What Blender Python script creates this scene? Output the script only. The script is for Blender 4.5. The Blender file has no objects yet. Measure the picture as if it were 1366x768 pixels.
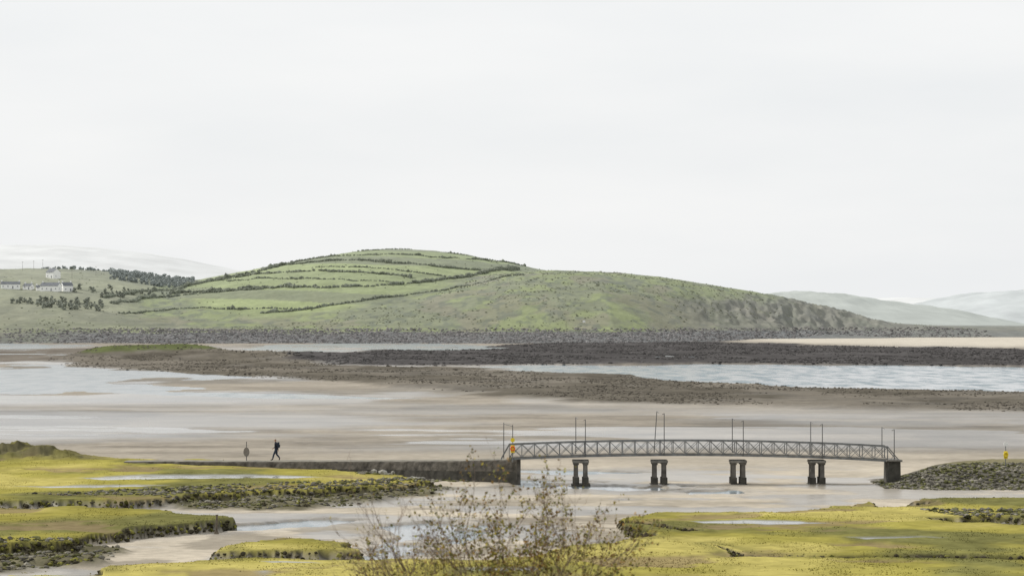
import bpy, math, random
import numpy as np
from mathutils import Vector
random.seed(7); rng=np.random.default_rng(7)
S=bpy.context.scene
F=3794.0; HC=12.0; HY=428.0
# ---------------------------------------------------------------- helpers
def site(px,py,z=0.0):
    d=(HC-z)*F/(py-HY); return ((px-683)*d/F,d)
def poly(pts,z=0.0): return np.array([site(a,b,z) for a,b in pts])
def vnoise(x,y,seed=0):
    xi=np.floor(x).astype(np.int64); yi=np.floor(y).astype(np.int64)
    fx=x-xi; fy=y-yi; fx=fx*fx*(3-2*fx); fy=fy*fy*(3-2*fy)
    def h(a,b):
        v=(a*374761393+b*668265263+seed*974711)&0xffffffff
        v=((v^(v>>13))*1274126177)&0xffffffff
        return ((v^(v>>16))&0xffffffff)/4294967296.0
    return (h(xi,yi)*(1-fx)+h(xi+1,yi)*fx)*(1-fy)+(h(xi,yi+1)*(1-fx)+h(xi+1,yi+1)*fx)*fy
def fbm(x,y,o=4,seed=0):
    r=0;a=.5;t=0
    for i in range(o):
        r=r+a*vnoise(x*2**i+i*17.3,y*2**i-i*9.1,seed+i); t+=a; a*=.5
    return r/t
def ss(a,b,x):
    t=np.clip((x-a)/(b-a),0,1); return t*t*(3-2*t)
def sdf(P,x,y):
    out=np.full(x.shape,-1e4)
    m=60
    sel=(x>P[:,0].min()-m)&(x<P[:,0].max()+m)&(y>P[:,1].min()-m)&(y<P[:,1].max()+m)
    if not sel.any(): return out
    X=x[sel];Y=y[sel]; d2=np.full(X.shape,1e12); ins=np.zeros(X.shape,bool)
    n=len(P)
    for i in range(n):
        ax,ay=P[i];bx,by=P[(i+1)%n]
        ex,ey=bx-ax,by-ay
        t=np.clip(((X-ax)*ex+(Y-ay)*ey)/(ex*ex+ey*ey+1e-9),0,1)
        d2=np.minimum(d2,(X-ax-t*ex)**2+(Y-ay-t*ey)**2)
        c=(ay>Y)!=(by>Y)
        xi=ax+(Y-ay)*ex/(ey if abs(ey)>1e-9 else 1e-9)
        ins^=(c&(X<xi))
    d=np.sqrt(d2); out[sel]=np.where(ins,d,-d)
    return out
def raw_mesh(name,V,Fc,mats,cols=None,wet=None,smooth=False,midx=None):
    me=bpy.data.meshes.new(name); n=len(V); m,k=Fc.shape
    me.vertices.add(n); me.vertices.foreach_set('co',np.asarray(V,np.float32).ravel())
    me.loops.add(m*k); me.loops.foreach_set('vertex_index',Fc.astype(np.int32).ravel())
    me.polygons.add(m); me.polygons.foreach_set('loop_start',np.arange(0,m*k,k,dtype=np.int32))
    try: me.polygons.foreach_set('loop_total',np.full(m,k,dtype=np.int32))
    except Exception: pass
    if midx is not None: me.polygons.foreach_set('material_index',midx.astype(np.int32))
    me.update(calc_edges=True)
    me.polygons.foreach_set('use_smooth',np.full(m,smooth))
    if cols is not None:
        a=me.attributes.new('Col','FLOAT_COLOR','POINT')
        c=np.ones((n,4),np.float32); c[:,:3]=cols; a.data.foreach_set('color',c.ravel())
    if wet is not None:
        a=me.attributes.new('wet','FLOAT','POINT'); a.data.foreach_set('value',wet.astype(np.float32).ravel())
    for mt in mats: me.materials.append(mt)
    ob=bpy.data.objects.new(name,me); S.collection.objects.link(ob); return ob
def grid_faces(R,C):
    i=np.arange(R*C).reshape(R,C)
    return np.stack([i[:-1,:-1],i[:-1,1:],i[1:,1:],i[1:,:-1]],-1).reshape(-1,4)
# ---------------------------------------------------------------- materials
def newmat(name):
    m=bpy.data.materials.new(name); m.use_nodes=True
    return m,m.node_tree.nodes,m.node_tree.links,m.node_tree.nodes['Principled BSDF']
def land_mat(name,s1,s2,bump,bscale,lo=.72,hi=1.28,wet=False):
    m,N,L,B=newmat(name)
    at=N.new('ShaderNodeAttribute'); at.attribute_name='Col'
    tc=N.new('ShaderNodeTexCoord')
    n1=N.new('ShaderNodeTexNoise'); n1.inputs['Scale'].default_value=s1; n1.inputs['Detail'].default_value=5
    n2=N.new('ShaderNodeTexNoise'); n2.inputs['Scale'].default_value=s2; n2.inputs['Detail'].default_value=3
    L.new(tc.outputs['Object'],n1.inputs['Vector']); L.new(tc.outputs['Object'],n2.inputs['Vector'])
    ad=N.new('ShaderNodeMath'); ad.operation='ADD'; L.new(n1.outputs['Fac'],ad.inputs[0]); L.new(n2.outputs['Fac'],ad.inputs[1])
    mr=N.new('ShaderNodeMapRange'); mr.inputs['From Min'].default_value=.7; mr.inputs['From Max'].default_value=1.3
    mr.inputs['To Min'].default_value=lo; mr.inputs['To Max'].default_value=hi; L.new(ad.outputs[0],mr.inputs['Value'])
    vm=N.new('ShaderNodeVectorMath'); vm.operation='SCALE'; L.new(at.outputs['Color'],vm.inputs[0]); L.new(mr.outputs['Result'],vm.inputs['Scale'])
    L.new(vm.outputs[0],B.inputs['Base Color'])
    nb=N.new('ShaderNodeTexNoise'); nb.inputs['Scale'].default_value=bscale; nb.inputs['Detail'].default_value=4
    L.new(tc.outputs['Object'],nb.inputs['Vector'])
    bp=N.new('ShaderNodeBump'); bp.inputs['Distance'].default_value=bump; bp.inputs['Strength'].default_value=.7
    L.new(nb.outputs['Fac'],bp.inputs['Height']); L.new(bp.outputs['Normal'],B.inputs['Normal'])
    B.inputs['Roughness'].default_value=.95; B.inputs['Specular IOR Level'].default_value=0.0
    if wet:
        aw=N.new('ShaderNodeAttribute'); aw.attribute_name='wet'
        r=N.new('ShaderNodeMapRange'); r.inputs['To Min'].default_value=.8; r.inputs['To Max'].default_value=.09
        L.new(aw.outputs['Fac'],r.inputs['Value']); L.new(r.outputs['Result'],B.inputs['Roughness'])
        s=N.new('ShaderNodeMath'); s.operation='MULTIPLY'; s.inputs[1].default_value=.7
        L.new(aw.outputs['Fac'],s.inputs[0]); L.new(s.outputs[0],B.inputs['Specular IOR Level'])
        iv=N.new('ShaderNodeMapRange'); iv.inputs['To Min'].default_value=.7; iv.inputs['To Max'].default_value=.05
        L.new(aw.outputs['Fac'],iv.inputs['Value']); L.new(iv.outputs['Result'],bp.inputs['Strength'])
    return m
def plain(name,col,rough=.7,var=.25,scale=6,metal=0,spec=.3,bump=0.0):
    m,N,L,B=newmat(name)
    tc=N.new('ShaderNodeTexCoord'); n=N.new('ShaderNodeTexNoise'); n.inputs['Scale'].default_value=scale; n.inputs['Detail'].default_value=6
    L.new(tc.outputs['Object'],n.inputs['Vector'])
    r=N.new('ShaderNodeValToRGB'); r.color_ramp.elements[0].position=.3; r.color_ramp.elements[1].position=.7
    r.color_ramp.elements[0].color=(*[c*(1-var) for c in col],1); r.color_ramp.elements[1].color=(*[min(1,c*(1+var)) for c in col],1)
    L.new(n.outputs['Fac'],r.inputs[0]); L.new(r.outputs[0],B.inputs['Base Color'])
    B.inputs['Roughness'].default_value=rough; B.inputs['Metallic'].default_value=metal; B.inputs['Specular IOR Level'].default_value=spec
    if bump:
        bp=N.new('ShaderNodeBump'); bp.inputs['Distance'].default_value=bump; L.new(n.outputs['Fac'],bp.inputs['Height']); L.new(bp.outputs['Normal'],B.inputs['Normal'])
    return m
# ---------------------------------------------------------------- hills height function
def prof(pts,d):
    xs=np.array([(p[0]-683)*d/F for p in pts]); zs=np.array([HC+(HY-p[1])*d/F for p in pts])
    def f(x):
        r=0
        for o in (-24,-12,0,12,24): r=r+np.interp(x+o,xs,zs)
        return r/5
    return f
pA=prof([(-300,432),(0,422),(60,410),(110,402),(145,394),(200,385),(250,378),(300,368),(350,358),(400,347),(440,339),(480,333),(540,330),(580,331),(620,336),(660,345),(700,354),(760,364),(800,372),(900,386),(1000,402),(1100,424),(1200,440),(1800,445)],2450)
pB=prof([(-300,450),(300,438),(380,424),(450,411),(520,397),(600,379),(660,365),(700,358),(740,355),(800,359),(860,364),(900,368),(940,374),(980,380),(1010,385),(1050,391),(1090,399),(1120,408),(1150,418),(1180,427),(1205,434),(1366,438),(1800,441)],2050)
pC=prof([(-600,380),(-300,368),(-100,362),(0,359),(60,354),(110,356),(150,359),(190,361),(230,367),(262,377),(300,392),(360,408),(450,428),(600,440),(1800,445)],2300)
def yb0(x): return np.interp(x,[60,220],[1480,1900])
def hillz(x,y):
    b0=yb0(x)+(fbm(x/60,y*0,3,5)-.5)*60
    bank=ss(b0,b0+np.interp(x,[60,220],[200,90]),y)
    def dome(a,yb,yc,back,p,q):
        s=np.clip((y-yb)/(yc-yb),0,1); f=np.sin(s*math.pi/2)**p
        s2=np.clip((y-yc)/back,0,1); f=f*(1-.75*s2*s2*(3-2*s2))
        return f*np.maximum(a-q,0)
    base=5.0*bank
    A=dome(pA(x),1720,2450,700,1.0,5)
    B=dome(pB(x),np.interp(x,[60,220],[1660,1945]),2050,500,.9,5)
    C=dome(pC(x),1560,2300,800,1.35,5)
    k=2.5
    M=np.log(np.exp(A/k)+np.exp(B/k)+np.exp(C/k))*k-k*math.log(3)
    M=np.maximum(M,0)
    low=np.interp((x*F/np.maximum(y,1)),[470,520,700,900],[0,2.5,2.0,.5])*ss(2000,2250,y)*(1-ss(3000,3150,y))
    z=base+M+low*bank
    rough=(fbm(x/34,y/34,5,11)-.5)
    z=z+rough*np.clip(M,0,12)*.3+(fbm(x/7,y/7,3,15)-.5)*.7*bank
    g=ss(90,170,x)*ss(2,8,M)*(1-ss(18,30,M)); z=z-g*np.abs(fbm(x/9,y/30,3,16)-.5)*14
    return z-1.5*(1-bank), bank, A,B,C
def surf_hit(px,py,d0=1450,d1=3100):
    ds=np.linspace(d0,d1,4000); t=(px-683)/F
    z=hillz(t*ds,ds)[0]; line=HC-(py-HY)*ds/F
    k=np.argmax(z>=line)
    if not (z>=line).any(): k=int(np.argmax(z-line))
    return float(t*ds[k]),float(ds[k]),float(z[k])
# ---------------------------------------------------------------- ground (marsh, sand, rock flats)
MZ=.6
M1=poly([(-400,603),(0,605),(60,607),(150,610),(250,612),(365,615),(470,627),(545,633),(575,641),(520,647),(400,652),(300,657),(180,665),(0,669),(-400,672)],MZ)
M2=poly([(-400,676),(0,674),(120,673),(220,678),(290,688),(270,697),(200,703),(130,712),(105,720),(40,724),(0,727),(-400,730)],MZ)
M3=poly([(303,727),(340,720),(400,714),(450,715),(487,725),(483,731),(400,733),(305,732)],MZ)
M4=poly([(-400,770),(0,766),(40,759),(110,761),(130,750),(200,746),(350,743),(480,742),(560,743),(640,745),(700,737),(790,723),(830,712),(838,700),(825,690),(880,684),(960,681),(1010,679),(1100,674),(1160,668),(1260,664),(1366,664),(1800,664),(1800,1000),(-400,1000)],MZ)
CR=[poly([(1225,688),(1300,687),(1366,690),(1800,690),(1800,698),(1366,700),(1310,697),(1240,693)],MZ),
    poly([(935,721),(1000,734),(1100,738),(1300,740),(1800,743),(1800,747),(1300,744.5),(1090,742),(990,738)],MZ),
    poly([(1155,668),(1190,666),(1250,668),(1210,672),(1165,674)],MZ),
    poly([(835,690),(900,699),(930,707),(900,708),(860,700),(825,696)],MZ)]
POOL=[poly([(110,637),(200,633),(330,633),(435,634.5),(380,637.5),(260,638.5),(150,640)],MZ),
      poly([(925,694),(1000,692),(1105,695),(1060,698),(960,698)],MZ),
      poly([(310,759),(350,757),(362,761),(330,764)],MZ), poly([(20,648),(180,646),(230,648),(120,650)],MZ),
      poly([(1120,716),(1230,715),(1260,718),(1150,719)],MZ), poly([(600,757),(700,755),(720,760),(640,763)],MZ),poly([(335,747),(420,746),(440,748),(360,749)],MZ)]
RUB=[poly([(40,672),(130,668),(300,659),(420,654),(550,645),(610,652),(540,664),(470,674),(380,680),(290,680),(200,673)]),
     poly([(-400,735),(0,733),(90,730),(165,735),(150,745),(100,755),(0,765),(-400,775)]),
     poly([(1225,690),(1366,694),(1366,706),(1290,703)]),
     poly([(470,622),(560,625),(600,634),(560,640),(480,632)])]
WNEAR=[poly([(692,638),(760,640),(860,646),(975,650),(1000,656),(900,658),(800,652),(700,648)]),
       poly([(500,700),(600,694),(665,697),(650,712),(590,728),(520,732),(530,715)]),
       poly([(690,624),(760,625),(850,629),(760,632),(700,630)]),
       poly([(480,742),(560,730),(590,736),(540,746)]),
       poly([(300,698),(400,690),(500,692),(460,698),(360,704),(250,712),(200,718),(230,708)])]
SPIT=poly([(60,480),(170,472),(250,470),(300,475),(380,479),(450,488),(600,490),(700,494),(830,501),(940,511),(1100,518),(1366,523),(2000,525),(2000,556),(1366,549),(1200,546),(1000,542),(850,538),(700,529),(560,518),(480,512),(380,505),(250,500),(150,493),(80,487)])
WEED=poly([(330,471),(480,470),(640,462),(760,457),(860,456),(950,456),(1100,461),(1366,466),(2000,468),(2000,489),(1366,488.5),(1100,487),(900,486),(760,486.5),(600,488),(450,487),(380,480)])
WR=poly([(640,489),(760,487),(900,486),(1100,487),(1366,488.5),(2000,490),(2000,525),(1366,523),(1100,518),(940,511),(830,501),(700,494)])
WL=poly([(-500,485),(0,487),(60,487),(170,495),(310,501),(290,507),(180,508),(120,515),(60,524),(0,523),(-500,523)])
WL2=poly([(60,512),(200,512),(300,519),(430,525),(560,530),(420,532),(250,527),(100,520)])
WM=poly([(340,461),(430,457),(560,457),(680,460),(640,466),(480,469),(360,468)])
WF=poly([(-500,457),(0,457),(90,457.5),(140,459),(60,463),(0,465),(-500,466)])
MUDL=poly([(-500,466),(60,464),(170,462),(330,466),(340,474),(200,478),(60,484),(-500,484)])
BEACH=poly([(945,446),(1050,447),(1200,448),(1366,449),(2000,450),(2000,466),(1366,464),(1200,462),(1050,458),(960,453)])
def ground(x,y):
    px=x*F/np.maximum(y,1.)+683
    w1=(fbm(x/5,y/5,4,1)-.5)*2.6+(fbm(x/1.1,y/1.1,3,2)-.5)*1.3
    w2=(fbm(x/5,y/5,4,3)-.5)*5.0+(fbm(x/.8,y/.8,3,4)-.5)*.8
    xa=x+w2; ya=y+w1
    A=3.2*y*y/45528*2
    xb=x+(fbm(x/20,y/20,3,22)-.5)*20; yb=y+(fbm(x/28,y/60,5,21)-.5)*A
    n=lambda s,o=4,sd=30,sy=1: fbm(x/s,y/(s*sy),o,sd)
    z=(n(18)-.5)*.12+(n(3,3,31)-.5)*.04
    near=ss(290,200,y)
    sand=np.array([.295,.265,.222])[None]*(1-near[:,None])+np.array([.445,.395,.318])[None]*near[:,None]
    st=n(40,5,40,.6)*.55+n(9,4,41,.9)*.45
    sand=sand*(.62+.76*st)[:,None]
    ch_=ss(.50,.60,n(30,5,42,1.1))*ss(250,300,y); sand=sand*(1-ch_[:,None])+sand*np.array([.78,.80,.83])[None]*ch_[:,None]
    rp=ss(.54,.64,n(16,5,43,.5))*ss(230,270,y)*(1-ss(420,520,y)); sand=sand*(1-.20*rp)[:,None]
    col=sand.copy(); wet=np.zeros_like(x)
    st2=n(55,5,44,.8); wb=ss(255,275,y)*(1-ss(350,430,y))*np.interp(px,[0,600,1200],[1,.85,.6])
    wv=wb*ss(.38,.56,st2); wet=np.maximum(wet,wv*.78); col=col*(1-.30*wv)[:,None]
    wv=wb*ss(.53,.57,n(34,5,45,.55)); wet=np.maximum(wet,wv*.97); col=col*(1-.2*wv)[:,None]
    wb=ss(370,430,y)*(1-ss(1100,1500,y))*ss(.45,.53,n(44,5,47,2.4))*np.interp(px,[0,500,900],[1,.7,.3]); wet=np.maximum(wet,wb*.95); col=col*(1-.25*wb)[:,None]
    chn=(1-ss(225,240,y))*ss(.50,.60,n(9,5,48,.8)); wet=np.maximum(wet,chn*.7); col=col*(1-.35*chn)[:,None]
    mudp=(1-ss(180,200,y))*ss(.50,.60,n(5,5,49,.8)); col=col*(1-.35*mudp)[:,None]
    def put(m,c):
        nonlocal col
        col=col*(1-m[:,None])+np.asarray(c)*m[:,None]
    def var(c,v): return np.array(c)[None]*v[:,None]
    m=ss(-12,12,sdf(MUDL,xb,yb)); put(m*.9,var([.16,.142,.12],.6+.8*n(12,4,50))); z=z+m*(n(30,4,51)-.46)*1.4; wet*=1-m
    m=ss(-20,20,sdf(BEACH,xb,y)); put(m,var([.50,.46,.39],.9+.2*n(30,3,52))); z=z+m*1.0; wet*=1-m
    mw=ss(-6,6,sdf(WEED,xb,yb)); nn=n(26,5,53,2.2)
    put(mw,var([.075,.071,.070],.5+1.0*n(5,4,54)+.6*(nn-.4))); z=z+mw*((nn-.43)*1.5+.1+n(3,3,55)*.3); wet*=1-mw
    ms=ss(-3,3,sdf(SPIT,xb,yb)); nn=n(22,5,56,2.2)
    cs=var([.12,.108,.088],.5+.8*n(4,5,57)+.7*(nn-.4)); sk_=ss(.48,.60,n(16,4,59,2.5))[:,None]; cs=cs*(1-.65*sk_)+sand*.66*.65*sk_
    put(ms,cs); z=z+ms*((nn-.36)*.9+n(2,3,58)*.25); wet*=1-ms
    rx,ry=-119,950.
    g=np.exp(-((x-rx)/24)**4-((y-ry)/45)**2); g2=np.exp(-((x+78)/52)**2-((y-900)/60)**2)
    z=z+g*3.4+g2*2.0*(.7+.6*n(9,4,60)); put(ss(.25,.5,g+.2*(n(6,4,61)-.5)),var([.10,.115,.05],.7+.6*n(4,4,62)))
    for P,s in ((WR,2),(WL,2),(WL2,2),(WM,12),(WF,12)):
        m=ss(-s,s,sdf(P,xb,yb)); k=1.0
        if P is not WR: k=ss(.38,.46,n(34,5,64,1.6)+(.07 if P is WL else 0.05))
        m=m*k; z=z*(1-m)-.55*m; wet*=1-m
    z=np.where(y>3600,-4+0*z,z)
    for P in WNEAR:
        m=ss(-.6,.6,sdf(P,xa,ya))*ss(.4,.5,n(5,4,66)+.06); z=z*(1-m)-.4*m
        b=ss(-3,1,sdf(P,xa,ya)); wet=np.maximum(wet,b*.65); col=col*(1-.28*b)[:,None]
    rub=np.zeros_like(x)
    for P in RUB: rub=np.maximum(rub,ss(-.8,.8,sdf(P,xa,ya)))
    put(rub,var([.12,.11,.07],.45+1.1*n(.9,4,70))); z=z+rub*(n(1.6,4,71)-.3)*.75; wet*=1-rub
    d=np.full(x.shape,-1e4)
    for P in (M1,M2,M3,M4): d=np.maximum(d,sdf(P,xa,ya))
    d=np.where(y<128,50,d)
    for P in CR: d=np.minimum(d,-sdf(P,x+(w2)*.3,y+w1*.35)+.2)
    m=ss(-.22,.22,d)
    gn=n(11,5,73,1.3); g3=n(1.5,4,74,1.5); g4=n(30,5,75,.7); g5=n(.35,2,77,2)
    gr=var([.275,.245,.062],.58+.42*gn+.30*g3+.14*g5); ol=var([.155,.15,.055],.58+.5*g3+.3*g5); yl=var([.38,.33,.105],.76+.36*g3+.12*g5)
    k=ss(.47,.55,gn*.55+g4*.45)[:,None]; gr=gr*(1-k)+ol*k
    k=ss(.45,.36,gn*.5+g4*.5)[:,None]; gr=gr*(1-k)+yl*k
    bare=ss(.58,.66,n(6,5,76,.9)); gr=gr*(1-.7*bare[:,None])+np.array([.22,.165,.10])*.7*bare[:,None]
    put(m,gr); z=z*(1-m)+m*(.62+(gn-.5)*.34+(g3-.5)*.14-.1*bare); wet*=1-m
    cl=ss(.02,.2,m)*(1-ss(.80,1.0,m)); put(cl*.92,var([.05,.045,.028],.6+.8*g3))
    rim=ss(1.6,.4,d)*ss(.2,.5,d); put(rim*.5,[.13,.125,.045])
    for P in POOL:
        q=ss(-.5,.3,sdf(P,x+w2*.5,y+w1*.3)-.3); put(q,[.12,.12,.11]); z=z*(1-q)+q*.56; wet=np.maximum(wet,q)
    q=ss(-3,3,sdf(poly([(-400,600),(0,603),(60,604),(110,608),(150,613),(100,614),(0,612),(-400,612)],.6),xa,ya))
    tu=ss(.34,.66,n(3.0,5,80))
    z=z+q*(.3+.7*tu+.35*ss(.4,.7,n(.9,3,87)))*np.interp(px,[-200,20,70,110,150],[1.3,.95,.75,.45,.2]); put(q,var([.11,.10,.055],.4+1.1*n(.9,4,81)))
    put(q*ss(.48,.62,n(2.2,4,86)+.12*tu)*.7,var([.18,.165,.055],.5+.7*n(.7,4,88)))
    dm=sdf(np.array([[26.6,205.5],[30,204],[40,203],[60,203.5],[120,202],[120,232],[60,230],[34,226],[27.2,216]]),x+w2*.25,y+w1*.3)
    q=ss(0,6.0,dm); on=ss(-.3,.5,dm)
    z=z+q*(1.3+.5*(n(3,4,82)-.5)); put(on,var([.13,.12,.10],.45+1.1*n(1.1,4,83))); wet*=1-on
    gq=ss(3.5,6.5,dm)*ss(.38,.55,n(4,4,84)); put(gq*.8,[.20,.18,.10])
    hs=np.interp(y,[0,20,50,90,112,128],[10.4,9.2,6.1,2.3,.9,.62]); z=np.where(y<128,hs+(n(3,3,85)-.5)*.25,z)
    hb=ss(124,108,y); put(hb,var([.10,.105,.03],.6+.8*g3))
    z=np.where(y>1700,np.minimum(z,.9),z)
    return z,np.clip(col,.01,.9),wet
py=np.arange(775,456,-.55)
dn=HC*F/(py-HY)
rows=np.concatenate([np.linspace(2,dn[0],50)[:-1],dn,np.geomspace(dn[-1],3500,40)[1:],[3700,5000,9000,26000]])
tcol=np.concatenate([np.linspace(-4500,-90,50)[:-1],np.arange(-90,1457,1.3),np.linspace(1457,5900,50)[1:]])
T=(tcol-683)/F
Y,TT=np.meshgrid(rows,T,indexing='ij'); X=TT*Y
gz,gc,gw=ground(X.ravel(),Y.ravel())
m_ground=land_mat('tidal_ground_material',1.1,.16,.05,5,lo=.8,hi=1.2,wet=True)
raw_mesh('ground',np.stack([X.ravel(),Y.ravel(),gz],1),grid_faces(*X.shape),[m_ground],gc,gw,True)
def zg(x,y): return ground(np.atleast_1d(np.asarray(x,float)),np.atleast_1d(np.asarray(y,float)))[0]
# ---------------------------------------------------------------- water
m,N,L,B=newmat('sea_water_material')
B.inputs['Base Color'].default_value=(.20,.22,.23,1); B.inputs['IOR'].default_value=1.33
tc=N.new('ShaderNodeTexCoord'); mp=N.new('ShaderNodeMapping'); mp.inputs['Scale'].default_value=(.22,.045,1)
n1=N.new('ShaderNodeTexNoise'); n1.inputs['Scale'].default_value=1.0; n1.inputs['Detail'].default_value=7; n1.inputs['Roughness'].default_value=.72
L.new(tc.outputs['Object'],mp.inputs['Vector']); L.new(mp.outputs['Vector'],n1.inputs['Vector'])
sx_=N.new('ShaderNodeSeparateXYZ'); L.new(tc.outputs['Object'],sx_.inputs[0])
def mrange(a,b,c,d):
    s=N.new('ShaderNodeMapRange'); s.inputs['From Min'].default_value=a; s.inputs['From Max'].default_value=b; s.inputs['To Min'].default_value=c; s.inputs['To Max'].default_value=d; return s
rr=mrange(-60,30,.16,.12); L.new(sx_.outputs['X'],rr.inputs['Value']); L.new(rr.outputs['Result'],B.inputs['Roughness'])
ch=mrange(-60,30,.22,.80); L.new(sx_.outputs['X'],ch.inputs['Value'])
wf=mrange(.45,.60,0,1); L.new(n1.outputs['Fac'],wf.inputs['Value'])
mu=N.new('ShaderNodeMath'); mu.operation='MULTIPLY'; L.new(ch.outputs['Result'],mu.inputs[0]); L.new(wf.outputs['Result'],mu.inputs[1])
df=N.new('ShaderNodeBsdfDiffuse'); df.inputs['Color'].default_value=(.20,.245,.27,1)  # painted tone of darker wave faces, streaked over the flat sheet
mxs=N.new('ShaderNodeMixShader'); L.new(mu.outputs[0],mxs.inputs[0]); L.new(B.outputs[0],mxs.inputs[1]); L.new(df.outputs[0],mxs.inputs[2])
L.new(mxs.outputs[0],N['Material Output'].inputs['Surface'])
wv=np.array([[-9000,125,-.12],[9000,125,-.12],[9000,26000,-.12],[-9000,26000,-.12]])
raw_mesh('sea_water',wv,np.array([[0,1,2,3]]),[m])
# ---------------------------------------------------------------- hills mesh
rows=np.concatenate([np.arange(1440,2600,3.2),np.linspace(2600,3250,50)])
tcol=np.concatenate([np.linspace(-900,-90,60)[:-1],np.arange(-90,1457,1.6),np.linspace(1457,2300,60)[1:]])
T=(tcol-683)/F
Y,TT=np.meshgrid(rows,T,indexing='ij'); X=(TT*Y).ravel(); Yf=Y.ravel()
hz,bank,A_,B_,C_=hillz(X,Yf)
def fv(c,v): return np.array(c)[None]*v[:,None]
n5=fbm(X/9,Yf/20,5,90); n30=fbm(X/40,Yf/80,5,91); nf=fbm(X/3,Yf/7,3,93)
rough=fv([.155,.165,.082],.7+.6*n5); brown=fv([.18,.16,.10],.65+.7*n5); green=fv([.215,.245,.085],.8+.4*n30)
k=ss(.44,.56,n30*.6+n5*.4)[:,None]; col=green*(1-k)+rough*k
k=ss(.50,.62,fbm(X/24,Yf/50,5,94))[:,None]*.7; col=col*(1-k)+brown*k
dk=ss(.54,.64,fbm(X/5,Yf/12,4,95))[:,None]*.55; col=col*(1-dk)+np.array([.07,.08,.05])*dk
isA=ss(1,6,A_-B_)*ss(4,10,A_-C_)
band=hz/7.5+.0045*X+.5*fbm(X/90,Yf/90,2,98)
cell=vnoise(np.floor(X/95+.35*np.floor(band)),np.floor(band)*1.0,96)
cell=np.where(np.mod(np.floor(band),2)==0,cell*.5+.5,cell*.6)
fld=fv([.235,.275,.09],.72+.55*cell+.3*(n30-.5)+.3*(nf-.5)+.3*(n5-.5))
fbr=ss(.35,.25,cell)[:,None]; fld=fld*(1-fbr*.55)+np.array([.16,.165,.085])*fbr*.55
k=(isA*.85*ss(8,14,hz))[:,None]; col=col*(1-k)+fld*k
isC=ss(1,6,C_-A_)
cell=vnoise(np.floor(X/55+.3*np.floor(Yf/90)),np.floor(Yf/90),97)
fc=fv([.225,.225,.14],.60+.6*cell+.4*(n5-.3)); k=(isC*.85)[:,None]; col=col*(1-k)+fc*k
sc=ss(70,150,X)*(1-ss(22,32,hz+16*(n5-.5)+10*(n30-.5)))*ss(.3,.5,n30+.2); k=(sc*.85)[:,None]; col=col*(1-k)+fv([.14,.125,.095],.30+1.2*n5)*k
rk=(1-ss(4.6,6.0,hz+(n30-.5)*3.5)); rk=rk*np.interp(X,[-320,-240,180,260],[.1,1,1,.5]); k=rk[:,None]
col=col*(1-k)+fv([.10,.095,.092],.5+1.0*nf)*k
haze=np.clip((Yf-1400)/1500,0,1)[:,None]*.40+.15  # atmospheric haze painted into the base colour, stronger with distance
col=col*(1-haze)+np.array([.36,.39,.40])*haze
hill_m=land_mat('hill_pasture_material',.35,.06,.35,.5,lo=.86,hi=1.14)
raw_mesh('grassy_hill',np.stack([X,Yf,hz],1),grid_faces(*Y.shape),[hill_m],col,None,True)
# ---------------------------------------------------------------- scatter of small lumps
def ico(sub):
    import bmesh
    bm=bmesh.new(); bmesh.ops.create_icosphere(bm,subdivisions=sub,radius=1)
    v=np.array([p.co[:] for p in bm.verts]); f=np.array([[q.index for q in p.verts] for p in bm.faces]); bm.free(); return v,f
def lumps(name,P,size,cols,mat,sub=1,jit=.28,flat=.7,smooth=False):
    v,f=ico(sub); n=len(P); k=len(v)
    tm=[v*(1+jit*rng.uniform(-1,1,(k,1))) for _ in range(24)]; tm=np.stack(tm)
    V=tm[rng.integers(0,24,n)]
    a=rng.uniform(0,6.28,n); c,s=np.cos(a)[:,None],np.sin(a)[:,None]
    sc=np.asarray(size)
    if sc.ndim==1: sc=np.stack([sc*rng.uniform(.8,1.3,n),sc*rng.uniform(.8,1.3,n),sc*flat*rng.uniform(.8,1.2,n)],1)
    V=V*sc[:,None,:]
    x=V[...,0]*c-V[...,1]*s; y=V[...,0]*s+V[...,1]*c
    V=np.stack([x,y,V[...,2]],-1)+np.asarray(P)[:,None,:]
    Fc=(f[None]+(np.arange(n)*k)[:,None,None]).reshape(-1,3)
    C=np.repeat(np.asarray(cols)[:,None,:],k,1).reshape(-1,3)
    return raw_mesh(name,V.reshape(-1,3),Fc,[mat],C,None,smooth)
rock_m=land_mat('rock_material',3,.8,.06,4,lo=.6,hi=1.4)
leaf_m=land_mat('shrub_foliage_material',2.5,.6,.15,2,lo=.7,hi=1.3)
n=15000; x=rng.uniform(-330,330,n); y=yb0(x)+rng.uniform(0,1,n)**.8*np.interp(x,[60,220],[230,120])
z=hillz(x,y)[0]; ok=(z>-.5)&(z<7.5)&(rng.uniform(size=n)<np.interp(x,[-330,-220,200,330],[.1,1,1,.3])); x,y,z=x[ok],y[ok],z[ok]
g=rng.uniform(.6,1.7,len(x))[:,None]
lumps('shore_boulders',np.stack([x,y,z+.05],1),rng.uniform(.3,1.0,len(x)),np.array([.16,.153,.15])*g,rock_m,1)
def in_poly(P,n):
    x=rng.uniform(P[:,0].min(),P[:,0].max(),n); u=rng.uniform(1/P[:,1].max(),1/P[:,1].min(),n); y=1/u
    ok=(sdf(P,x,y)>0)&(np.abs(x*F/y)<760); return x[ok],y[ok]
x,y=in_poly(SPIT,52000); cl=fbm(x/14,y/30,4,420); ok=cl+rng.normal(0,.05,len(cl))>.48; x,y=x[ok],y[ok]
z=zg(x,y); ok=z>-.1; x,y,z=x[ok],y[ok],z[ok]; g=rng.uniform(.5,1.6,len(x))[:,None]
sz=rng.uniform(.08,.30,len(x))*np.interp(y,[400,1000],[.8,1.6])
lumps('tidal_rocks',np.stack([x,y,z+.02],1),sz,np.array([.125,.112,.093])*g,rock_m,1,flat=.55)
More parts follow.
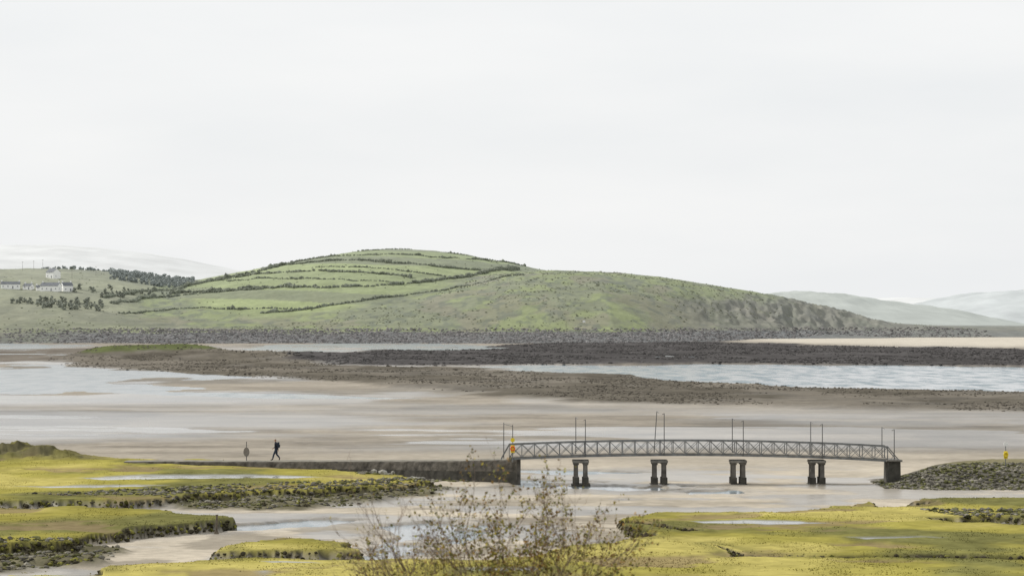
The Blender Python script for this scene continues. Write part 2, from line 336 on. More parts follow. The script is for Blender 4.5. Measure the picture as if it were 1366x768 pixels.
x,y=in_poly(WEED,36000); cl=fbm(x/16,y/50,4,421); ok=cl+rng.normal(0,.05,len(cl))>.46; x,y=x[ok],y[ok]
z=zg(x,y); ok=z>-.1; x,y,z=x[ok],y[ok],z[ok]; g=rng.uniform(.5,1.5,len(x))[:,None]
lumps('seaweed_rocks',np.stack([x,y,z+.02],1),rng.uniform(.2,.6,len(x)),np.array([.075,.071,.069])*g,rock_m,1,flat=.45)
xs,ys=[],[]
for P,nn in zip(RUB,(4200,2400,500,420)):
    a,b=in_poly(P,nn); xs.append(a); ys.append(b)
a=rng.uniform(26.8,52,6500); b=rng.uniform(202,213,6500); ok=(b>202.5+np.maximum(0,30-a)*.5); xs.append(a[ok]); ys.append(b[ok])
a=rng.uniform(-12,1,260); b=rng.uniform(212.5,215,260); xs.append(a); ys.append(b)
x=np.concatenate(xs); y=np.concatenate(ys); z=zg(x,y); g=rng.uniform(.4,1.7,len(x))[:,None]
c=np.where(rng.uniform(size=(len(x),1))<.4,np.array([[.10,.10,.045]]),np.array([[.15,.14,.115]]))*g
lumps('rubble_stones',np.stack([x,y,z+.01],1),rng.uniform(.04,.19,len(x)),c,rock_m,1,flat=.7)
x=rng.uniform(-10.5,-6.5,60); y=rng.uniform(212.8,214.3,60); z=zg(x,y)+.12
lumps('causeway_armour_stones',np.stack([x,y,z],1),rng.uniform(.15,.38,60),np.array([.26,.25,.22])*rng.uniform(.6,1.2,(60,1)),rock_m,1)
n=260000; u=rng.uniform(1/245.,1/132.,n); y=1/u; x=rng.uniform(-.2,.2,n)*y; z,c,w=ground(x,y)
ok=(z>.06)&(z<.56)&(c[:,1]<.10)&(y<215)&(c[:,1]/np.maximum(c[:,0],1e-3)<.98)&((x<26)|(y<200)); x,y,z=x[ok],y[ok],z[ok]
if len(x)>9000: x,y,z=x[:9000],y[:9000],z[:9000]
q=rng.uniform(size=(len(x),1)); c=np.where(q<.35,np.array([[.15,.145,.04]]),np.array([[.062,.055,.036]]))*rng.uniform(.5,1.5,(len(x),1))
lumps('eroded_mud_clods',np.stack([x,y-rng.uniform(0,.25,len(x)),z-.02],1),rng.uniform(.04,.15,len(x)),c,rock_m,1,flat=.8)
# ---------------------------------------------------------------- field hedges and shrubs on the hill
hl=[[(140,397),(200,388),(250,381),(300,371),(350,361),(390,351),(450,341)],
    [(385,353),(440,348),(520,351),(590,357),(650,361)],
    [(272,377),(330,368),(400,362),(470,363),(550,371)],
    [(450,342),(520,339),(590,344),(665,351)],
    [(600,337),(660,348),(700,355)],
    [(230,392),(300,387),(380,383),(440,384),(500,382),(560,377),(620,370),(690,359)],
    [(150,405),(210,397),(280,390),(350,386)],
    [(350,418),(420,411),(480,402),(560,391),(630,380),(700,366)],
    [(300,375),(380,372),(460,373),(530,377)],
    [(420,357),(500,358),(560,364),(600,370)],
    [(160,418),(230,412),(320,413),(400,412)],[(480,334),(540,331),(610,336)]]
pts=[];szs=[];lw=[1.2,1.0,1.1,.7,.9,1.4,1.0,.8,.6,.7,.7,.6]
for li,ln in enumerate(hl):
    w=[surf_hit(*p) for p in ln]
    for a,b in zip(w[:-1],w[1:]):
        a=np.array(a);b=np.array(b); L_=np.linalg.norm((b-a)[:2]); k=max(3,int(L_/.7))
        for i in range(k):
            q=a+(b-a)*(i/k)+rng.normal(0,.8,3)
            f_=vnoise(np.array([q[0]/14]),np.array([q[1]/30+li*7]),330)[0]
            if rng.uniform()<.45-.6*f_: continue
            s=rng.uniform(.5,1.1)*lw[li]*(.7+.9*f_)*(1.6 if rng.uniform()<.05 else 1)
            pts.append(q); szs.append(s)
pts=np.array(pts); szs=np.array(szs)
ok=(pts[:,1]>1450)&(pts[:,1]<2650); pts,szs=pts[ok],szs[ok]
pts[:,2]=hillz(pts[:,0],pts[:,1])[0]+szs*.4
c=np.array([.18,.195,.155])*rng.uniform(.8,1.25,(len(pts),1))  # hedge green paled, with the air haze painted into it
lumps('hedgerow',pts,szs,c,leaf_m,1,jit=.35,flat=.9)
n=18000; x=rng.uniform(-420,330,n); y=rng.uniform(1650,2480,n); z,_,A1,B1,C1=hillz(x,y)
cl=fbm(x/35,y/60,4,99); ok=(z>6)&(cl+rng.normal(0,.06,n)>.53)&((B1>A1)|(rng.uniform(size=n)<.12)); x,y,z=x[ok],y[ok],z[ok]
lumps('gorse_shrubs',np.stack([x,y,z+.1],1),rng.uniform(.25,.8,len(x)),np.array([.18,.19,.135])*rng.uniform(.75,1.3,(len(x),1)),leaf_m,1,jit=.35,flat=.6)
def tree_mass(name,spots,hmin,hmax,col):
    P=[];Z=[];C=[]
    for (x,y,z) in spots:
        h=rng.uniform(hmin,hmax); g=rng.uniform(.85,1.15)
        for i in range(18):
            a=rng.uniform(0,6.28); r=rng.uniform(0,.6)*h; zz=rng.uniform(.0,1)*h
            r*=1-.5*(zz/h)
            P.append((x+r*math.cos(a),y+r*math.sin(a),z+zz)); s=rng.uniform(.12,.24)*h; Z.append(s); C.append(np.array(col)*g*rng.uniform(.75,1.2))
    return lumps(name,np.array(P),np.array(Z),np.array(C),leaf_m,1,jit=.35,flat=.85)
sp=[]
for i in range(420):
    px=rng.uniform(146,258); y=2290+rng.uniform(-190,20); x=(px-683)/F*y
    if fbm(np.array([x/18]),np.array([y/50]),3,340)[0]<.40: continue
    sp.append((x,y,float(hillz(np.array([x]),np.array([y]))[0][0])-.5))
for i in range(70):
    px=rng.uniform(56,146); y=2290+rng.uniform(-30,20); x=(px-683)/F*y; sp.append((x,y,float(hillz(np.array([x]),np.array([y]))[0][0])-1.2))
tree_mass('distant_woodland',sp,2.0,4.0,(.26,.285,.275))  # foliage colour includes painted distance haze
sp=[]
for i in range(60):
    px=rng.uniform(50,140); sp.append(surf_hit(px,rng.uniform(400,411)+(px-40)*.05))
for i in range(14): sp.append(surf_hit(rng.uniform(-60,50),rng.uniform(403,406)))
for i in range(30): sp.append(surf_hit(rng.uniform(95,230),rng.uniform(386,397)))
tree_mass('distant_trees',sp,1.6,4.0,(.235,.25,.21))  # tree colour lightened by haze painted into it
# ---------------------------------------------------------------- distant ranges
def ridge(name,pts,d,depth,col,seed,amp):
    xs=np.array([(p[0]-683)*d/F for p in pts]); zs=np.array([HC+(HY-p[1])*d/F for p in pts])
    xx=np.linspace(xs[0],xs[-1],420); yy=np.linspace(d-depth,d+depth,60)
    XX,YY=np.meshgrid(xx,yy); s=(YY-d)/depth
    pz=sum(np.interp(XX+o*d/F,xs,zs) for o in (-14,-7,0,7,14))/5
    f=np.cos(s*math.pi/2)**.8
    ZZ=pz*f+(fbm(XX/(d*.012),YY/(d*.02),5,seed)-.5)*amp*f-3
    nn=fbm(XX/(d*.008),YY/(d*.016),5,seed+3).ravel()
    C=np.array(col)[None]*(.85+.3*nn)[:,None]  # ridge colours are pale because aerial haze is painted into them
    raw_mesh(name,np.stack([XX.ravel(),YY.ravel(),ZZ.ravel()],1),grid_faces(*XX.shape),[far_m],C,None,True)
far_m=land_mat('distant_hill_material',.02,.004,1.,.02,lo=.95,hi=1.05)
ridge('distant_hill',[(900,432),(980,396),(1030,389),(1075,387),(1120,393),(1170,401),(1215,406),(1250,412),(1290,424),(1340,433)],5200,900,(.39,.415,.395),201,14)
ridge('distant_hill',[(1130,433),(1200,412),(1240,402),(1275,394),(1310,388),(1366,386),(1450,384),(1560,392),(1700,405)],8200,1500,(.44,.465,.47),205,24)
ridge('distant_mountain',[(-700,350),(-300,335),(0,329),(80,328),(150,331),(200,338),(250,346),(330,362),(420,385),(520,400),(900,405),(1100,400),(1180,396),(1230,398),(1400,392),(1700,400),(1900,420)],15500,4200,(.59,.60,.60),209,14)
# ---------------------------------------------------------------- mesh builder
class MB:
    def __init__(s): s.v=[];s.f=[];s.m=[]
    def add(s,V,Fs,m=0):
        o=len(s.v); s.v+= [tuple(p) for p in V]; s.f+=[tuple(i+o for i in f) for f in Fs]; s.m+=[m]*len(Fs)
    def box(s,c,d,m=0,rot=0,taper=1.0):
        V=[]
        for dz in (-.5,.5):
            k=taper if dz>0 else 1
            for a,b in((-.5,-.5),(.5,-.5),(.5,.5),(-.5,.5)):
                x,y=a*d[0]*k,b*d[1]*k; V.append((c[0]+x*math.cos(rot)-y*math.sin(rot),c[1]+x*math.sin(rot)+y*math.cos(rot),c[2]+dz*d[2]))
        s.add(V,[(3,2,1,0),(4,5,6,7),(0,1,5,4),(1,2,6,5),(2,3,7,6),(3,0,4,7)],m)
    def beam(s,p,q,w,h,m=0):
        p=Vector(p);q=Vector(q);d=(q-p).normalized(); up=Vector((0,1,0)) if abs(d.z)>.9 else Vector((0,0,1))
        a=d.cross(up).normalized(); b=a.cross(d); V=[]
        for o in(p,q):
            for i,j in((-.5,-.5),(.5,-.5),(.5,.5),(-.5,.5)): V.append(o+a*i*w+b*j*h)
        s.add(V,[(0,1,2,3),(7,6,5,4),(4,5,1,0),(5,6,2,1),(6,7,3,2),(7,4,0,3)],m)
    def tube(s,p,q,r0,r1,n=8,m=0):
        p=Vector(p);q=Vector(q);d=(q-p).normalized(); up=Vector((1,0,0)) if abs(d.z)>.9 else Vector((0,0,1))
        a=d.cross(up).normalized(); b=a.cross(d); V=[]
        for o,r in((p,r0),(q,r1)):
            for i in range(n): t=6.2832*i/n; V.append(o+a*r*math.cos(t)+b*r*math.sin(t))
        s.add(V,[(i,(i+1)%n,n+(i+1)%n,n+i) for i in range(n)]+[tuple(range(n))[::-1],tuple(range(n,2*n))],m)
    def torus(s,c,R,r,m=0,n=20,k=8):
        V=[];Fs=[]
        for i in range(n):
            t=6.2832*i/n
            for j in range(k):
                u=6.2832*j/k; V.append((c[0]+(R+r*math.cos(u))*math.cos(t),c[1]+r*math.sin(u),c[2]+(R+r*math.cos(u))*math.sin(t)))
        for i in range(n):
            for j in range(k): Fs.append((i*k+j,i*k+(j+1)%k,((i+1)%n)*k+(j+1)%k,((i+1)%n)*k+j))
        s.add(V,Fs,m)
    def obj(s,name,mats,parent=None,bevel=0):
        me=bpy.data.meshes.new(name); me.from_pydata(s.v,[],s.f); 
        for i,p in enumerate(me.polygons): p.material_index=s.m[i]
        for m in mats: me.materials.append(m)
        me.update(); o=bpy.data.objects.new(name,me); S.collection.objects.link(o)
        if parent: o.parent=parent
        if bevel:
            b=o.modifiers.new('b','BEVEL'); b.width=bevel; b.segments=2; b.limit_method='ANGLE'
        return o
def empty(name,loc=(0,0,0)):
    e=bpy.data.objects.new(name,None); e.location=loc; S.collection.objects.link(e); return e
steel=plain('weathered_steel',(.17,.175,.175),.6,.3,3,.2)
steel_d=plain('dark_steel',(.11,.11,.11),.6,.3,3,.2)
conc=plain('weathered_concrete',(.13,.12,.105),.9,.45,1.6,bump=.04)
conc_l=plain('concrete_cap',(.17,.16,.14),.9,.35,2,bump=.03)
algae=plain('algae_stained_stone',(.06,.056,.046),.9,.45,2,bump=.05)
deckm=plain('timber_deck',(.2,.18,.15),.9,.3,4)
# ---------------------------------------------------------------- footbridge
BY=210.0; bx0,bx1=-.2,27.6
def dz(x):
    s=(x-bx0)/(bx1-bx0); return 1.93+(1.80-1.93)*s+.36*(1-(2*s-1)**2)
br=empty('footbridge')
hw=.85
deck=MB(); N_=48
for i in range(N_):
    a=bx0+(bx1-bx0)*i/N_; b=bx0+(bx1-bx0)*(i+1)/N_
    deck.beam((a,BY,dz(a)+.03),(b,BY,dz(b)+.03),2*hw-.1,.08)
deck.obj('deck',[deckm],br)
tr=MB(); npan=30
for sy in(-hw,hw):
    y=BY+sy
    for i in range(npan):
        a=bx0+(bx1-bx0)*i/npan; b=bx0+(bx1-bx0)*(i+1)/npan; za,zb=dz(a),dz(b)
        tr.beam((a,y,za-.06),(b,y,zb-.06),.10,.14); tr.beam((a,y,za+.98),(b,y,zb+.98),.09,.08)
        tr.beam((a,y-.02,za+.02),(b,y-.02,zb+.94),.04,.035); tr.beam((a,y+.025,za+.94),(b,y+.025,zb+.02),.04,.035)
        tr.beam((a,y,za),(a,y,za+.96),.055,.055)
    tr.beam((bx1,y,dz(bx1)),(bx1,y,dz(bx1)+.96),.07,.07)
    tr.beam((bx0-.6,y,dz(bx0)-.1),(bx0,y,dz(bx0)+.98),.08,.07); tr.beam((bx1+.9,y,dz(bx1)-.1),(bx1,y,dz(bx1)+.98),.08,.07)
for i in range(npan+1):
    a=bx0+(bx1-bx0)*i/npan; tr.beam((a,BY-hw,dz(a)-.09),(a,BY+hw,dz(a)-.09),.07,.08)
tr.obj('lattice_railings',[steel],br)
ps=MB()
for k,x in enumerate([-.28,5.06,10.85,16.66,22.47,27.75]):
    top={0:2.55,1:2.75,2:3.1,3:2.6,4:2.5,5:2.35}[k]
    zb=dz(min(max(x,bx0),bx1))
    lean=.22 if k==2 else 0
    ps.tube((x-.33,BY+hw+.08,zb-.1),(x-.33+lean,BY+hw+.08,zb+top),.038,.03,6)
    ps.tube((x+.33,BY-hw-.08,zb-.1),(x+.33,BY-hw-.08,zb+top-.1),.038,.03,6)
    if k in(0,): ps.beam((x-.33+lean*.9,BY+hw+.08,zb+top-.12),(x+.33,BY-hw-.08,zb+top-.2),.035,.035)
    else:
        ps.tube((x-.33+lean,BY+hw+.08,zb+top),(x-.2+lean,BY+hw-.3,zb+top-.12),.02,.02,5)
        ps.tube((x+.33,BY-hw-.08,zb+top-.1),(x+.2,BY-hw+.3,zb+top-.2),.02,.02,5)
    ps.tube((x+.33,BY-hw-.08,zb+.5),(x+.08,BY-hw-.08,zb+.0),.02,.02,5)
ps.obj('portal_posts',[steel_d],br)
for x in[5.06,10.85,16.66,22.47]:
    p=MB()
    for cx in(-.35,.35):
        for cy in(-.62,.62):
            p.box((x+cx,BY+cy,.85),(.33,.36,1.5),0,taper=.88); p.box((x+cx,BY+cy,.2),(.46,.48,.62),1); p.box((x+cx,BY+cy,1.50),(.42,.42,.14),0)
        p.box((x+cx,BY,.95),(.18,.9,.2),0)
    p.box((x,BY,-.20),(1.4,2.1,.42),1); p.box((x,BY,1.67),(1.2,1.95,.2),2)
    p.obj('pier',[conc,algae,conc_l],br,.025)
ab=MB(); ab.box((28.05,BY,.7),(.95,2.6,2.0),0,taper=.95); ab.box((28.05,BY,1.76),(1.15,2.8,.14),1); ab.obj('abutment',[algae,conc_l],br,.03)
# ---------------------------------------------------------------- causeway
cx=np.array([-31,-27,-18.6,-9,-4,.45]); ct=np.array([.75,.88,.975,1.28,1.5,1.74]); cy=np.array([228.5,227,224.6,219,215.2,212.2])
xx=np.linspace(-31,.45,150); zt=np.interp(xx,cx,ct)+(fbm(xx/1.5,xx*0,3,300)-.5)*.07; yc=np.interp(xx,cx,cy)
V=[];w=1.35
for i in range(150):
    jj=(fbm(np.array([xx[i]/.8]),np.array([0.]),3,301)[0]-.5)*.18
    for (o,zz) in ((-w-.25,-.6),(-w-.12+jj,zt[i]*.5),(-w+jj*.4,zt[i]-.1),(-w+.06,zt[i]),(0,zt[i]+.03),(w-.06,zt[i]),(w,zt[i]-.1),(w+.25,-.6)):
        V.append((xx[i],yc[i]+o,zz))
V=np.array(V); Fq=grid_faces(150,8)[:, ::-1]
mi=np.tile(np.array([1,0,0,2,2,0,0]),149)
cw=raw_mesh('causeway',V,Fq,[plain('causeway_wall_stone',(.095,.085,.07),.9,.55,2.2,bump=.1),algae,plain('causeway_top',(.19,.175,.14),.9,.35,1.5,bump=.03)],None,None,False,mi)
cwe=MB(); cwe.box((.49,211.9+.3,.55),(.3,2.9,2.42)); o=cwe.obj('end_wall',[conc],cw,.02)
def topz(x): return float(np.interp(x,cx,ct))+.03
def pathy(x): return float(np.interp(x,cx,cy))
# ---------------------------------------------------------------- lifebuoy stands, sign, post
yel=plain('yellow_paint',(.75,.58,.04),.45,.12,5); white=plain('white_paint',(.8,.8,.78),.5,.06,5); red=plain('red_orange_paint',(.7,.12,.03),.45,.1,5); wood=plain('weathered_wood',(.12,.10,.075),.9,.4,5)
def lifebuoy(x,y,z,h,top):
    e=empty('lifebuoy_stand',(x,y,z))
    a=MB(); a.tube((0,0,-.3),(0,0,h),.035,.03,8); a.obj('post',[steel],e)
    b=MB(); zc=h*.5
    b.box((0,-.05,zc),(.30,.06,.56),0); b.obj('backboard',[yel],e,.03)
    r=MB(); r.torus((0,-.14,zc+.03),.15,.045,0); r.obj('lifebuoy_ring',[yel if top is white else red],e)
    t=MB(); t.tube((0,-.03,h-.02),(0,-.09,h-.02),.16,.16,20); t.obj('notice_disc',[top],e)
lifebuoy((1341-683)/F*211,211,float(zg((1341-683)/F*211,211)[0]),1.65,white)
lifebuoy(.05,BY-hw-.25,1.95,1.35,yel)
sx=(330.5-683)/F*226; e=empty('warning_sign',(sx,pathy(sx)-.2,topz(sx)))
a=MB(); a.tube((0,0,-.2),(0,0,1.5),.035,.03,8); a.obj('post',[steel_d],e)
b=MB(); k=24
b.add([(.24*math.cos(6.2832*i/k),-.06,.68+.36*math.sin(6.2832*i/k)) for i in range(k)]+[(.24*math.cos(6.2832*i/k),-.03,.68+.36*math.sin(6.2832*i/k)) for i in range(k)],
      [tuple(range(k)),tuple(range(2*k-1,k-1,-1))]+[(i,k+i,k+(i+1)%k,(i+1)%k) for i in range(k)])
b.obj('sign_board',[plain('sign_board_grey',(.2,.18,.16),.6,.2,4)],e)
wx,wy=site(289,712); wz=float(zg(wx,wy)[0])
a=MB(); a.tube((0,0,-.3),(.03,0,1.05),.075,.055,8); a.tube((0,0,-.1),(0,0,.18),.17,.10,9); a.box((.03,0,1.06),(.15,.15,.05)); o=a.obj('wooden_post',[wood],None,.01); o.location=(wx,wy,wz)
q=surf_hit(779,431); a=MB(); a.box((0,0,1.0),(1.5,.3,1.3)); a.box((-.6,.0,.2),(.12,.12,.9)); a.box((.6,0,.2),(.12,.12,.9)); o=a.obj('white_notice_board',[white],None,.03); o.location=q
# ---------------------------------------------------------------- houses
slate=plain('slate_roof',(.15,.16,.175),.8,.2,1); wallw=plain('white_render',(.87,.87,.85),.9,.03,1); glass=plain('dark_window',(.2,.21,.23),.3,.2,1)
def house(px,py_,L_,W_,wh,rh,rot=0):
    x,y,z=surf_hit(px,py_); e=empty('white_house',(x,y,z-.2)); e.rotation_euler=(0,0,rot)
    a=MB(); l,w=L_/2,W_/2
    a.add([(-l,-w,-2),(l,-w,-2),(l,w,-2),(-l,w,-2),(-l,-w,wh),(l,-w,wh),(l,w,wh),(-l,w,wh),(-l,0,wh+rh-.1),(l,0,wh+rh-.1)],
      [(0,1,5,4),(2,3,7,6),(1,2,6,9,5),(3,0,4,8,7)]); a.obj('walls',[wallw],e)
    r=MB(); 
    for sgn in(-1,1):
        V=[(-l-.15,sgn*(w+.25),wh-.15),(l+.15,sgn*(w+.25),wh-.15),(l+.15,0,wh+rh),(-l-.15,0,wh+rh)]
        V+= [(p[0],p[1],p[2]-.14) for p in V]
        r.add(V,[(0,1,2,3),(7,6,5,4),(0,4,5,1),(1,5,6,2),(2,6,7,3),(3,7,4,0)])
    r.obj('roof',[slate],e)
    c=MB()
    for s_ in(-1,1): c.box((s_*(l-.6),0,wh+rh+.3),(.8,.6,1.1))
    c.obj('chimney',[wallw],e,.03)
    g=MB(); k=max(2,int(L_/3.2))
    for i in range(k):
        xx_=-l+L_*(i+.5)/k
        if i==k//2: g.box((xx_,-w-.03,1.1),(.7,.08,1.8))
        else: g.box((xx_,-w-.03,1.7),(.7,.08,.8))
    for s_ in(-1,1): g.box((s_*(l+.03),-1,1.7),(.08,.6,.8))
    g.obj('windows_and_door',[glass],e)
house(14,385,13,6,3.4,1.7,.15); house(38,386,6,5,2.8,1.5,-.3); house(68,388,13,7,3.8,2.2,-.25); house(89,388.5,7,6,4.2,2.2,.5); house(71,371,8,7,4.6,2.6,-.7); house(53,387,5,5,2.4,1.3,.2)
for px,py_ in((30,361),(45,360),(57,358),(96,372),(128,368)):
    x,y,z=surf_hit(px,py_); a=MB(); a.tube((0,0,-.5),(0,0,7),.13,.08,6); a.box((0,0,6.6),(1.4,.10,.12)); a.tube((-.6,0,6.6),(-.6,0,6.9),.05,.04,5); a.tube((.6,0,6.6),(.6,0,6.9),.05,.04,5); o=a.obj('utility_pole',[plain('pole_wood',(.25,.24,.22),.9,.2,4)]); o.location=(x,y,z)
# ---------------------------------------------------------------- walking person
jack=plain('navy_jacket',(.018,.022,.035),.8,.25,12); trou=plain('denim_trousers',(.035,.045,.07),.9,.25,14); skin=plain('skin',(.45,.28,.2),.55,.06,10); hair=plain('dark_hair',(.03,.022,.016),.7,.3,30); shoe=plain('walking_shoes',(.03,.025,.02),.6,.2,20); pack=plain('rucksack_fabric',(.03,.04,.06),.8,.2,10)
sv=[];se=[];sr=[]
def jn(p,r,par=None):
    sv.append(p); sr.append(r if isinstance(r,tuple) else (r,r)); i=len(sv)-1
    if par is not None: se.append((par,i))
    return i
pel=jn((0,0,.93),(.16,.13)); sp_=jn((.0,0,1.1),(.165,.13),pel); ch=jn((.03,0,1.3),(.19,.145),sp_); nb_=jn((.05,0,1.44),(.09,.085),ch); nk=jn((.065,0,1.52),(.058,.058),nb_); hd=jn((.08,0,1.60),(.08,.092),nk); ht=jn((.075,0,1.70),(.072,.084),hd)
for sd,kn,an,to in((.09,(.18,.5),(.28,.10),(.45,.055)),(-.09,(-.03,.48),(-.28,.17),(-.20,.045))):
    h_=jn((0,sd,.86),.11,pel); t_=jn((kn[0]*.5,sd,(.86+kn[1])/2),.098,h_); k_=jn((kn[0],sd,kn[1]),.076,t_); c_=jn(((kn[0]+an[0])/2,sd,(kn[1]+an[1])/2+.03),.07,k_); a_=jn((an[0],sd,an[1]),.052,c_); jn((to[0],sd*1.1,to[1]),.042,a_)
wr=[]
for sd,el,ws in((.2,(-.13,1.13),(-.17,.90)),(-.2,(.02,1.12),(.22,.99))):
    s_=jn((.03,sd,1.39),.078,ch); e_=jn((el[0],sd*1.25,el[1]),.058,s_); w_=jn((ws[0],sd*1.2,ws[1]),.036,e_); wr.append((ws[0],sd*1.2,ws[1]))
    dx,dzv=ws[0]-el[0],ws[1]-el[1]; l_=math.hypot(dx,dzv); dx/=l_;dzv/=l_
    p_=jn((ws[0]+dx*.07,sd*1.2,ws[1]+dzv*.07),(.036,.02),w_)
    for q in range(4):
        off=(q-1.5)*.02; f1=jn((ws[0]+dx*.12-dzv*off,sd*1.19,ws[1]+dzv*.12+dx*off),.0095,p_); jn((ws[0]+dx*(.16-.008*abs(q-1.3))-dzv*off+.012,sd*1.15,ws[1]+dzv*(.16-.008*abs(q-1.3))),.008,f1)
    jn((ws[0]+dx*.09+.035,sd*1.17,ws[1]+dzv*.09),.0095,p_)
me=bpy.data.meshes.new('tmp'); me.from_pydata(sv,se,[]); tmp=bpy.data.objects.new('tmp',me); S.collection.objects.link(tmp)
sk=tmp.modifiers.new('s','SKIN')
for i,r in enumerate(sr): me.skin_vertices[0].data[i].radius=r
me.skin_vertices[0].data[0].use_root=True
sb=tmp.modifiers.new('ss','SUBSURF'); sb.levels=2; sb.render_levels=2
dg=bpy.context.evaluated_depsgraph_get(); bme=bpy.data.meshes.new_from_object(tmp.evaluated_get(dg)); bpy.data.objects.remove(tmp)
bme.materials.clear()
for mm in(jack,trou,skin,shoe,hair): bme.materials.append(mm)
for p in bme.polygons:
    c=p.center; k=0
    if c.z<.9: k=1
    if c.z<.13 or (c.x<-.2 and c.z<.19): k=3
    if c.z>1.5: k=2
    if c.z>1.66 or (c.z>1.57 and c.x<.05): k=4
    for wq in wr:
        if (Vector(wq)-c).length<.2 and abs(c.y)>.16 and (c-Vector(wq)).dot(Vector(((1 if wq[0]>0 else -.2),0,-.6)))>0.01 and c.z<wq[2]+.03: k=2
    p.material_index=k; p.use_smooth=True
pe=empty('walking_person',((369-683)/F*224.8,pathy(-18.6),topz(-18.6)-.01)); pe.rotation_euler=(0,0,math.pi)
bo=bpy.data.objects.new('body',bme); S.collection.objects.link(bo); bo.parent=pe
a=MB(); a.box((-.17,0,1.24),(.17,.3,.44),0,taper=.85); a.box((-.27,0,1.16),(.07,.22,.2)); a.beam((-.08,.1,1.43),(.14,.1,1.38),.05,.02); a.beam((-.08,-.1,1.43),(.14,-.1,1.38),.05,.02); a.obj('rucksack',[pack],pe,.03)
a=MB(); a.box((.172,0,1.625),(.03,.025,.035),0,taper=.5); 
for s_ in(-1,1): a.box((.075,s_*.08,1.63),(.03,.015,.05))
a.obj('nose_and_ears',[skin],pe,.004)
a=MB()
for s_ in(-1,1): a.box((.158,s_*.032,1.645),(.012,.02,.012))
a.box((.16,0,1.58),(.012,.04,.008)); a.obj('eyes_and_mouth',[hair],pe,.002)
# ---------------------------------------------------------------- marsh grass tufts
n=90000
u=rng.uniform(1/250.,1/118.,n); y=1/u; x=rng.uniform(-.2,.2,n)*y
z,c,w=ground(x,y)
ok=(z>.42)&(z<1.5)&(c[:,1]>.10)&(c[:,1]/np.maximum(c[:,2],1e-3)>2.0)&(w<.1)&(fbm(x/2.5,y/4,4,401)+rng.normal(0,.04,n)>.5); x,y,z,c=x[ok],y[ok],z[ok],c[ok]
k=len(x); a=rng.uniform(0,6.28,k); hh=rng.uniform(.02,.065,k); wd=rng.uniform(.02,.06,k)
V=np.stack([np.stack([x-wd*np.cos(a),y-wd*np.sin(a),z-.02],1),np.stack([x+wd*np.cos(a),y+wd*np.sin(a),z-.02],1),np.stack([x+rng.normal(0,.03,k),y+rng.normal(0,.03,k),z+hh],1)],1).reshape(-1,3)
raw_mesh('marsh_grass_tufts',V,np.arange(3*k).reshape(-1,3),[land_mat('marsh_grass_material',2,.3,.01,3)],np.repeat(c*rng.uniform(.75,1.15,(k,1)),3,0))
# ---------------------------------------------------------------- foreground bush
tv=[];tf=[];lv=[];lc=[]
def twig(p,q,r0,r1):
    d=q-p; d/=np.linalg.norm(d)+1e-9; a=np.cross(d,[.3,.9,.2]); a/=np.linalg.norm(a)+1e-9; b=np.cross(a,d); o=len(tv)
    for c_,r in((p,r0),(q,r1)):
        for t in(0,2.094,4.189): tv.append(c_+a*r*math.cos(t)+b*r*math.sin(t))
    for i in range(3): j=(i+1)%3; tf.append((o+i,o+j,o+3+j,o+3+i))
def leaf(p,s,c):
    a=rng.normal(size=3); a/=np.linalg.norm(a); b=np.cross(a,rng.normal(size=3)); b/=np.linalg.norm(b)
    lv.extend([p,p+a*s*.5+b*s*.32,p+a*s,p+a*s*.5-b*s*.32]); lc.extend([c]*4)
LC=[(.32,.26,.06),(.38,.30,.06),(.22,.21,.06),(.30,.18,.06),(.20,.13,.06),(.15,.15,.05)]
bz=float(zg(0.,50.)[0])
def grow(p,d,L_,r,lev,dens):
    segs=5 if lev<2 else 3; q=p.copy(); dd=d.copy()
    for i in range(segs):
        dd=dd+rng.normal(0,.10+.05*lev,3)+np.array([0,0,.05]); dd/=np.linalg.norm(dd)
        q2=q+dd*L_/segs; f0=1-i/segs*.7; f1=1-(i+1)/segs*.7
        twig(q,q2,r*f0,r*f1)
        if lev<3:
            nb=(2 if rng.uniform()<.7 else 1) if lev<2 else (1 if rng.uniform()<.45 else 0)
            for _ in range(nb):
                if i==0 and lev==0: continue
                o=rng.normal(size=3); o/=np.linalg.norm(o); nd=dd*.85+o*.62+np.array([0,0,.12]); nd/=np.linalg.norm(nd)
                grow(q2,nd,L_*rng.uniform(.32,.52),max(r*.5,.0028),lev+1,dens)
        if lev>=2:
            for _ in range(2):
                if rng.uniform()<dens: 
                    leaf(q2+rng.normal(0,.012,3),rng.uniform(.035,.08),np.array(LC[rng.integers(0,len(LC))])*rng.uniform(.7,1.3))
        q=q2
for i in range(32):
    ux=rng.uniform(-1,1) if i>5 else rng.uniform(-1.25,-.8); lean=ux*1.35; dyn=rng.uniform(-.5,.5)
    d=np.array([lean,dyn,1.0]); d/=np.linalg.norm(d)
    hgt=2.34-.62*abs(ux)**1.3; L_=hgt*rng.uniform(.66,1.0)*(1+.34*abs(ux))
    p=np.array([-.25+ux*.6+rng.normal(0,.1),50+rng.normal(0,.3),bz-.1])
    dens=(.50 if ux>-.3 else .14)*rng.uniform(.3,1.3)
    grow(p,d,L_,rng.uniform(.009,.016),0,dens)
bark=plain('bush_bark',(.19,.135,.10),.9,.3,8)
be=raw_mesh('leafy_bush',np.array(tv),np.array(tf),[bark])
lo=raw_mesh('leaves',np.array(lv),np.arange(len(lv)).reshape(-1,4),[land_mat('bush_leaf_material',6,1,.005,20,lo=.7,hi=1.3)],np.array(lc)); lo.parent=be
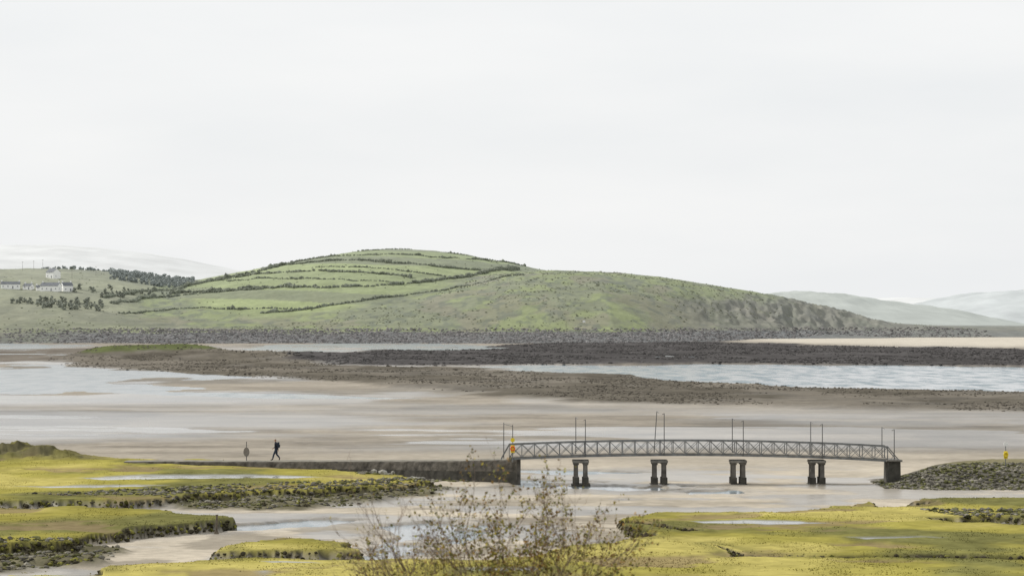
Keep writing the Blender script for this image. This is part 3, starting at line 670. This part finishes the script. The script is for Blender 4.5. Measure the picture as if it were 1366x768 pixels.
# ---------------------------------------------------------------- light and sky
sun_az=math.radians(-58); sun_el=math.radians(35)
sd=bpy.data.lights.new('sun','SUN'); sd.energy=3.4; sd.angle=math.radians(2.0); sd.color=(1,.96,.89)
so=bpy.data.objects.new('sun',sd); S.collection.objects.link(so)
dirv=Vector((math.sin(sun_az)*math.cos(sun_el),math.cos(sun_az)*math.cos(sun_el),math.sin(sun_el)))
so.rotation_euler=dirv.to_track_quat('Z','Y').to_euler(); so.location=(-60,60,80)
W=bpy.data.worlds.new('World'); S.world=W; W.use_nodes=True; N=W.node_tree.nodes; L=W.node_tree.links
bg=N['Background']; bg.inputs['Strength'].default_value=.1
sky=N.new('ShaderNodeTexSky'); sky.sky_type='NISHITA'; sky.sun_disc=False; sky.sun_elevation=sun_el; sky.sun_rotation=sun_az; sky.dust_density=3
tc=N.new('ShaderNodeTexCoord'); mp=N.new('ShaderNodeMapping'); mp.inputs['Scale'].default_value=(3,3,14); mp.inputs['Rotation'].default_value=(0,.25,0)
nz=N.new('ShaderNodeTexNoise'); nz.inputs['Scale'].default_value=1.6; nz.inputs['Detail'].default_value=5
L.new(tc.outputs['Generated'],mp.inputs['Vector']); L.new(mp.outputs['Vector'],nz.inputs['Vector'])
cr=N.new('ShaderNodeValToRGB'); cr.color_ramp.elements[0].position=.3; cr.color_ramp.elements[1].position=.7
cr.color_ramp.elements[0].color=(.865,.885,.90,1); cr.color_ramp.elements[1].color=(.955,.96,.96,1)
L.new(nz.outputs['Fac'],cr.inputs[0])
sc=N.new('ShaderNodeVectorMath'); sc.operation='SCALE'; sc.inputs['Scale'].default_value=10.; L.new(cr.outputs[0],sc.inputs[0])
mx=N.new('ShaderNodeMix'); mx.data_type='RGBA'; mx.inputs[0].default_value=.94
L.new(sky.outputs[0],mx.inputs[6]); L.new(sc.outputs[0],mx.inputs[7]); L.new(mx.outputs[2],bg.inputs['Color'])
# ---------------------------------------------------------------- camera
cd=bpy.data.cameras.new('camera'); cd.lens=100; cd.sensor_width=36; cd.clip_end=60000; cd.clip_start=.5
co=bpy.data.objects.new('camera',cd); S.collection.objects.link(co); co.location=(0,0,HC)
co.rotation_euler=(math.radians(90)+math.atan(44/F),0,0); S.camera=co
cd.dof.use_dof=True; cd.dof.focus_distance=225; cd.dof.aperture_fstop=2.4
S.view_settings.view_transform='Standard'; S.view_settings.look='None'; S.view_settings.exposure=0
